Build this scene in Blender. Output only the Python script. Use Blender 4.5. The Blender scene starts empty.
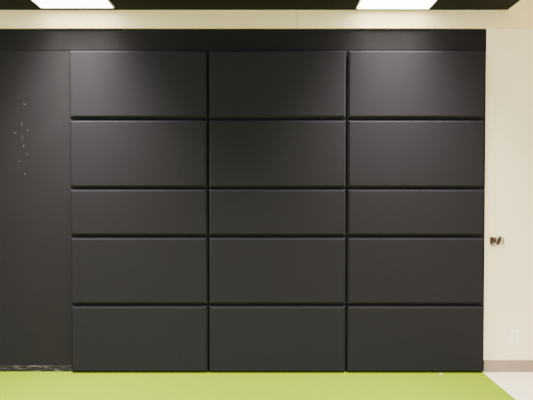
import bpy, bmesh, math, random
from mathutils import Vector, Matrix
random.seed(4)
S = bpy.context.scene
C = S.collection

# ---------------------------------------------------------------- materials
def mat(name, col, rough=.6, noise=None, bump=None, spec=.5, sheen=0, metal=0):
    m = bpy.data.materials.new(name); m.use_nodes = True
    nt = m.node_tree; b = nt.nodes['Principled BSDF']
    b.inputs['Base Color'].default_value = (*col, 1)
    b.inputs['Roughness'].default_value = rough
    b.inputs['Specular IOR Level'].default_value = spec
    b.inputs['Metallic'].default_value = metal
    if sheen:
        b.inputs['Sheen Weight'].default_value = sheen
        b.inputs['Sheen Roughness'].default_value = .5
    tc = nt.nodes.new('ShaderNodeTexCoord')
    if noise:
        sc, amt, stretch = noise
        mp = nt.nodes.new('ShaderNodeMapping'); mp.inputs['Scale'].default_value = stretch
        nt.links.new(tc.outputs['Object'], mp.inputs['Vector'])
        n = nt.nodes.new('ShaderNodeTexNoise'); n.inputs['Scale'].default_value = sc; n.inputs['Detail'].default_value = 6
        nt.links.new(mp.outputs['Vector'], n.inputs['Vector'])
        r = nt.nodes.new('ShaderNodeValToRGB')
        r.color_ramp.elements[0].position = .3; r.color_ramp.elements[1].position = .7
        r.color_ramp.elements[0].color = (*[c*(1-amt) for c in col], 1)
        r.color_ramp.elements[1].color = (*[min(1, c*(1+amt)) for c in col], 1)
        nt.links.new(n.outputs['Fac'], r.inputs['Fac']); nt.links.new(r.outputs['Color'], b.inputs['Base Color'])
    if bump:
        sc, st = bump
        n = nt.nodes.new('ShaderNodeTexNoise'); n.inputs['Scale'].default_value = sc; n.inputs['Detail'].default_value = 4
        nt.links.new(tc.outputs['Object'], n.inputs['Vector'])
        bp = nt.nodes.new('ShaderNodeBump'); bp.inputs['Strength'].default_value = st; bp.inputs['Distance'].default_value = .002
        nt.links.new(n.outputs['Fac'], bp.inputs['Height']); nt.links.new(bp.outputs['Normal'], b.inputs['Normal'])
    return m

ONE = (1, 1, 1)
M = {}
M['fabric'] = mat('black_fabric', (.0180, .0169, .0200), 1, (140, .16, ONE), (700, .4), .0)
M['border'] = mat('black_fabric_border', (.0190, .0178, .0211), 1, (140, .16, ONE), (700, .4), .0)
M['black_paint'] = mat('black_wall_paint', (.0182, .0169, .0193), .9, (6, .04, (1, 1, .7)), (60, .15), .0)
M['header'] = mat('black_header_paint', (.0140, .0129, .0144), .9, (10, .06, ONE), (150, .1), .0)
M['chip'] = mat('paint_chip', (.032, .031, .032), .8, (60, .4, ONE))
M['cream'] = mat('cream_paint', (.94, .805, .53), .65, (3, .02, ONE), (220, .12), .2)
M['trim'] = mat('cream_trim_paint', (.88, .72, .41), .6, (4, .03, ONE), (200, .08), .1)
M['taupe'] = mat('taupe_vinyl', (.25, .185, .14), .5, (20, .08, ONE))
M['ceil_black'] = mat('black_ceiling', (.012, .011, .010), .9, (25, .2, ONE), (90, .3), .1)
M['ceil_cream'] = mat('cream_ceiling', (.86, .73, .49), .8, (30, .05, ONE), (150, .2), .2)
M['green'] = mat('lime_carpet', (.185, .262, .0), 1, (200, .02, ONE), None, 0)
M['beige'] = mat('beige_floor', (.76, .68, .51), .5, (6, .06, ONE), None, .4)
M['white'] = mat('white_plastic', (.95, .91, .84), .35, (15, .02, ONE))
M['dark'] = mat('dark_hole', (.03, .026, .022), .8, (30, .2, ONE))
M['grey'] = mat('outlet_slot', (.18, .16, .13), .8, (30, .1, ONE))
M['steel'] = mat('galvanised_steel', (.45, .43, .40), .4, (40, .15, ONE), None, .5, 0, .8)
M['w_black'] = mat('black_wire', (.02, .018, .016), .8, (30, .1, ONE), None, .1)
M['w_brown'] = mat('brown_wire', (.12, .06, .035), .8, (30, .1, ONE), None, .1)
M['w_white'] = mat('white_wire', (.55, .50, .42), .8, (30, .05, ONE), None, .1)
M['scrap'] = mat('pale_paper', (.34, .35, .22), .8, (30, .05, ONE), None, .1)
M['lamp_frame'] = mat('white_lamp_frame', (.75, .70, .6), .5, (20, .03, ONE))

# scuffed black base strip
def scuffed():
    m = mat('scuffed_black_base', (.019, .0175, .019), .8, None, None, .1)
    nt = m.node_tree; b = nt.nodes['Principled BSDF']
    tc = nt.nodes.new('ShaderNodeTexCoord'); mp = nt.nodes.new('ShaderNodeMapping'); mp.inputs['Scale'].default_value = (.5, 1, 2.2)
    n = nt.nodes.new('ShaderNodeTexNoise'); n.inputs['Scale'].default_value = 22; n.inputs['Detail'].default_value = 8; n.inputs['Roughness'].default_value = .7
    r = nt.nodes.new('ShaderNodeValToRGB')
    r.color_ramp.elements[0].position = .50; r.color_ramp.elements[1].position = .68
    r.color_ramp.elements[0].color = (.019, .0175, .019, 1); r.color_ramp.elements[1].color = (.15, .14, .125, 1)
    nt.links.new(tc.outputs['Object'], mp.inputs['Vector']); nt.links.new(mp.outputs['Vector'], n.inputs['Vector'])
    nt.links.new(n.outputs['Fac'], r.inputs['Fac']); nt.links.new(r.outputs['Color'], b.inputs['Base Color'])
    return m
M['scuffed'] = scuffed()

def emit(name, col, st):
    m = bpy.data.materials.new(name); m.use_nodes = True
    b = m.node_tree.nodes['Principled BSDF']
    b.inputs['Base Color'].default_value = (.9, .88, .8, 1)
    b.inputs['Emission Color'].default_value = (*col, 1); b.inputs['Emission Strength'].default_value = st
    return m
M['diffuser'] = emit('lit_diffuser', (1, .95, .86), 13)

# ---------------------------------------------------------------- helpers
def box(bm, x0, x1, y0, y1, z0, z1, bev=0):
    r = bmesh.ops.create_cube(bm, size=1)
    vs = r['verts']
    for v in vs:
        v.co = Vector(((x0+x1)/2 + v.co.x*(x1-x0), (y0+y1)/2 + v.co.y*(y1-y0), (z0+z1)/2 + v.co.z*(z1-z0)))
    if bev:
        es = list({e for v in vs for e in v.link_edges})
        bmesh.ops.bevel(bm, geom=es, offset=bev, segments=2, affect='EDGES', profile=.5)

def tube(bm, pts, r, n=8):
    pts = [Vector(p) for p in pts]; rings = []
    for i, p in enumerate(pts):
        d = (pts[min(i+1, len(pts)-1)] - pts[max(i-1, 0)]).normalized()
        a = d.orthogonal().normalized(); b = d.cross(a)
        if rings:
            a = (pa - d*pa.dot(d)).normalized(); b = d.cross(a)
        pa = a
        rings.append([bm.verts.new(p + a*r*math.cos(2*math.pi*k/n) + b*r*math.sin(2*math.pi*k/n)) for k in range(n)])
    for q, w in zip(rings, rings[1:]):
        for k in range(n):
            bm.faces.new((q[k], q[(k+1) % n], w[(k+1) % n], w[k]))
    bm.faces.new(rings[0][::-1]); bm.faces.new(rings[-1])

def curve(ctrl, n=14):
    out = []; P = [Vector(p) for p in ctrl]; P = [P[0]] + P + [P[-1]]
    for i in range(1, len(P)-2):
        for k in range(n):
            t = k/n; a, b, c, d = P[i-1:i+3]
            out.append(.5*((2*b) + (c-a)*t + (2*a-5*b+4*c-d)*t*t + (3*b-a-3*c+d)*t**3))
    out.append(P[-2]); return out

def obj(name, bm, m, parent=None, smooth=False):
    bmesh.ops.recalc_face_normals(bm, faces=bm.faces)
    me = bpy.data.meshes.new(name); bm.to_mesh(me); bm.free()
    for mm in (m if isinstance(m, (list, tuple)) else [m]): me.materials.append(mm)
    if smooth:
        for p in me.polygons: p.use_smooth = True
    o = bpy.data.objects.new(name, me); C.objects.link(o)
    if parent: o.parent = parent
    return o

def tag(o, label, cat, group=None):
    o['label'] = label; o['category'] = cat
    if group: o['group'] = group
    return o

def thing(name, label, cat, loc, group=None):
    o = bpy.data.objects.new(name, None); C.objects.link(o); o.location = loc; o.empty_display_size = .1
    return tag(o, label, cat, group)

def struct(name, bm, m):
    o = obj(name, bm, m); o['kind'] = 'structure'; return o

def simple(name, m, *a, bev=0):
    bm = bmesh.new(); box(bm, *a, bev=bev); return struct(name, bm, m)

# ---------------------------------------------------------------- setting
XL, XR, YF = -3.6, 3.8, -6.5
H = 3.21
XE = 1.956                       # right end of the black part of the wall
simple('floor', M['beige'], XL, XR, YF, .15, -.1, 0)
simple('ceiling', M['ceil_black'], XL, 2.13, YF, .15, H, H+.1)
simple('ceiling', M['ceil_cream'], 2.13, XR, YF, .15, H, H+.1)
simple('wall_right', M['cream'], XE, XR, 0, .15, 0, H)
# black painted wall with paint chips
bm = bmesh.new(); box(bm, XL, XE, 0, .15, 0, H)
chips = [(-2.135, 2.39, .022, .006), (-2.165, 2.22, .006, .018), (-2.225, 2.135, .013, .007), (-2.11, 2.16, .006, .012),
         (-2.15, 2.02, .008, .017), (-2.19, 1.88, .016, .006), (-2.20, 2.32, .004, .010), (-2.14, 1.77, .005, .011),
         (-2.16, 2.09, .003, .03), (-2.12, 1.95, .003, .022)]
for cx, cz, rx, rz in chips:
    n = 11
    vs = [bm.verts.new((cx + rx*math.cos(2*math.pi*k/n)*random.uniform(.35, 1.4), -.0008, cz + rz*math.sin(2*math.pi*k/n)*random.uniform(.35, 1.4))) for k in range(n)]
    f = bm.faces.new(vs); f.material_index = 1
struct('wall_back', bm, [M['black_paint'], M['chip']])
# cream strip under the ceiling, in two lengths meeting at a fine joint
ZT = 3.052
simple('trim_1', M['trim'], XL, .278, -.025, 0, ZT, H, bev=.001)
simple('trim_2', M['trim'], .281, XR, -.025, 0, ZT, H, bev=.001)
# black header over the panels
simple('trim_3', M['header'], XL, XE, -.004, 0, 2.866, ZT, bev=.0015)
simple('baseboard_left', M['scuffed'], XL, -1.735, -.010, 0, 0, .055, bev=.002)
simple('baseboard_right', M['taupe'], XE, XR, -.012, 0, 0, .105, bev=.003)

# green floor covering
bm = bmesh.new(); box(bm, XL+.02, 1.935, YF+.02, -.014, 0, .005, bev=.001)
tag(obj('carpet', bm, M['green']), 'lime green floor covering running along the foot of the black panels', 'carpet')

# ---------------------------------------------------------------- acoustic panels
def panel(w, h, label):
    t = thing('acoustic_panel', label, 'acoustic panel', (0, 0, 0), 'bevelled black wall panels in the grid')
    g, ins = .0085, .0175
    bm = bmesh.new()
    def ring(y, i): return [bm.verts.new(p) for p in ((-w/2+i, y, i), (w/2-i, y, i), (w/2-i, y, h-i), (-w/2+i, y, h-i))]
    R = [ring(-.0215, g), ring(-.034, g), ring(-.052, g+ins), ring(-.052, g+ins+.004)]
    for a, b in zip(R, R[1:]):
        for k in range(4): bm.faces.new((a[k], a[(k+1) % 4], b[(k+1) % 4], b[k]))
    bm.faces.new(R[0])
    obj('border', bm, M['border'], t)
    bm = bmesh.new(); i = g+ins
    R = [ring(-.052, i), ring(-.0522, i+.0005)]
    for a, b in zip(R, R[1:]):
        for k in range(4): bm.faces.new((a[k], a[(k+1) % 4], b[(k+1) % 4], b[k]))
    bm.faces.new(R[-1])
    obj('face', bm, M['fabric'], t)
    return t
def dup(t, label):
    r = t.copy(); C.objects.link(r); r['label'] = label
    for ch in t.children:
        c = ch.copy(); C.objects.link(c); c.parent = r
    return r
xb = [-1.727, -.505, .7165, 1.938]
zb = [.004, .610, 1.219, 1.642, 2.252, 2.862]
rows = ['bottom row on the green floor', 'second row up', 'short middle row', 'second row down', 'top row under header']
cols = ['left column beside scuffed wall', 'centre column', 'right column beside cream wall']
proto = {}
for r in range(5):
    for c in range(3):
        k = 'low' if r == 2 else 'tall'
        lab = 'black fabric panel, %s, %s' % (rows[r], cols[c])
        if k not in proto:
            o = proto[k] = panel(xb[1]-xb[0], zb[r+1]-zb[r], lab)
        else: o = dup(proto[k], lab)
        o.location = ((xb[c]+xb[c+1])/2, 0, zb[r])

# ---------------------------------------------------------------- ceiling lights
def light(label):
    t = thing('ceiling_light', label, 'ceiling light', (0, 0, 0), 'lit ceiling lights')
    w, l = .635, 1.22
    bm = bmesh.new()
    for a in ((-w/2, w/2, -.008, 0), (-w/2, w/2, -l, -l+.008), (-w/2, -w/2+.008, -l, 0), (w/2-.008, w/2, -l, 0)):
        box(bm, *a, -.014, 0)
    obj('frame', bm, M['lamp_frame'], t)
    bm = bmesh.new(); box(bm, -w/2+.008, w/2-.008, -l+.008, -.008, -.018, -.004, bev=.005)
    obj('diffuser', bm, M['diffuser'], t)
    return t
a = light('lit white rectangular ceiling light above the left column of panels'); a.location = (-1.62, -.095, H)
b = dup(a, 'lit white rectangular ceiling light above the right column of panels'); b.location = (1.105, -.075, H)

# ---------------------------------------------------------------- open wall box with loose wires
t = thing('junction_box', 'open electrical box with loose wires sticking out of the cream wall', 'electrical box', (2.057, 0, 1.175))
bm = bmesh.new()
w, h = .052, .034
for q in ((-w, w, h-.005, h), (-w, w, -h, -h+.005), (-w, -w+.005, -h, h), (w-.005, w, -h, h)):
    box(bm, q[0], q[1], -.004, 0, q[2], q[3], bev=.001)
for s in (-1, 1): box(bm, s*w-.006, s*w+.006, -.003, 0, -.010, .010, bev=.001)
obj('bracket', bm, M['w_white'], t)
bm = bmesh.new(); box(bm, -w+.005, w-.005, -.003, -.0005, -h+.005, h-.005)
obj('opening', bm, M['w_brown'], t)
ws = [('w_black', [(-.035, 0, -.012), (-.057, -.012, .008), (-.046, -.014, .036), (-.030, -.012, .012), (-.02, -.010, -.015)]),
      ('w_black', [(-.02, 0, .01), (-.01, -.012, -.01), (.008, -.014, -.036), (.022, -.013, -.01), (.026, -.010, .02)]),
      ('w_black', [(.02, 0, .01), (.03, -.012, .038), (.062, -.014, .016), (.058, -.012, -.018)]),
      ('w_white', [(.006, 0, 0), (.006, -.010, .010), (.004, -.012, .018), (.008, -.012, .024)]),
      ('w_white', [(-.024, 0, -.006), (-.022, -.010, -.014), (-.014, -.012, -.020), (-.006, -.012, -.024)]),
      ('w_white', [(.036, 0, -.01), (.040, -.010, -.010), (.042, -.012, -.018), (.036, -.012, -.024)]),
      ('w_black', [(-.03, 0, -.01), (-.055, -.012, -.010), (-.05, -.014, -.036), (-.03, -.012, -.042)])]
for m, p in ws:
    bm = bmesh.new(); tube(bm, curve(p), .0036)
    wr = obj('wire', bm, M[m], t, True)
    e = Vector(p[-1]); d = (e - Vector(p[-2])).normalized()
    bm = bmesh.new(); tube(bm, [e - d*.004, e, e + d*.008, e + d*.012], .005)
    obj('wire_connector', bm, M['w_white'] if m != 'w_black' else M['dark'], wr, True)

# ---------------------------------------------------------------- outlet
t = thing('wall_outlet', 'white double socket outlet low on the cream wall', 'wall outlet', (2.225, 0, .312))
bm = bmesh.new(); box(bm, -.039, .039, -.007, 0, -.060, .060, bev=.003); obj('cover_plate', bm, M['white'], t)
for s in (-1, 1):
    bm = bmesh.new(); box(bm, -.017, .017, -.010, -.006, s*.021-.014, s*.021+.014, bev=.004)
    so = obj('socket', bm, M['white'], t)
    bm = bmesh.new()
    for x in (-.0065, .0065): box(bm, x-.0016, x+.0016, -.0106, -.0095, s*.021-.003, s*.021+.006)
    box(bm, -.0022, .0022, -.0106, -.0095, s*.021-.010, s*.021-.006)
    obj('slots', bm, M['grey'], so)
bm = bmesh.new(); tube(bm, [(0, -.006, 0), (0, -.009, 0)], .003, 10); obj('screw', bm, M['steel'], t)

# scrap on the floor
bm = bmesh.new()
vs = [bm.verts.new(p) for p in ((-.02, 0, 0), (-.005, -.012, 0), (.022, -.008, 0), (.018, .004, .004), (-.004, .006, .007))]
top = [bm.verts.new(v.co + Vector((0, 0, .002))) for v in vs]
bm.faces.new(vs[::-1]); bm.faces.new(top)
for k in range(5): bm.faces.new((vs[k], vs[(k+1) % 5], top[(k+1) % 5], top[k]))
o = obj('paper_scrap', bm, M['scrap']); o.location = (1.545, -.069, .005)
tag(o, 'tiny pale scrap on the green floor at the foot of the right panels', 'scrap')

# ---------------------------------------------------------------- lamps: the tubes of the ceiling lights and of the room's further rows
def lamp(x, y, e, spread=180, sy=1.15):
    L = bpy.data.lights.new('room_lamp', 'AREA'); L.shape = 'RECTANGLE'; L.size = .60; L.size_y = sy
    L.energy = e; L.color = (1, .95, .845); L.spread = math.radians(spread)
    o = bpy.data.objects.new('room_lamp', L); C.objects.link(o); o.location = (x, y, H-.03)
lamp(-1.62, -.60, 125, 102, .95); lamp(1.105, -.58, 100, 102, .95)
for x in (-1.62, 1.105):
    lamp(x, -3.0, 105, 135); lamp(x, -5.2, 180, 145)
W = bpy.data.worlds.new('world'); S.world = W; W.use_nodes = True
bg = W.node_tree.nodes['Background']; bg.inputs[0].default_value = (1, .97, .92, 1); bg.inputs[1].default_value = 2.3

# ---------------------------------------------------------------- camera
cd = bpy.data.cameras.new('camera'); cam = bpy.data.objects.new('camera', cd); C.objects.link(cam)
cd.sensor_width = 36; cd.lens = 431*36/533
cam.location = (.010, -3.84, 1.60); cam.rotation_euler = (math.radians(90-.92), 0, 0)
S.camera = cam
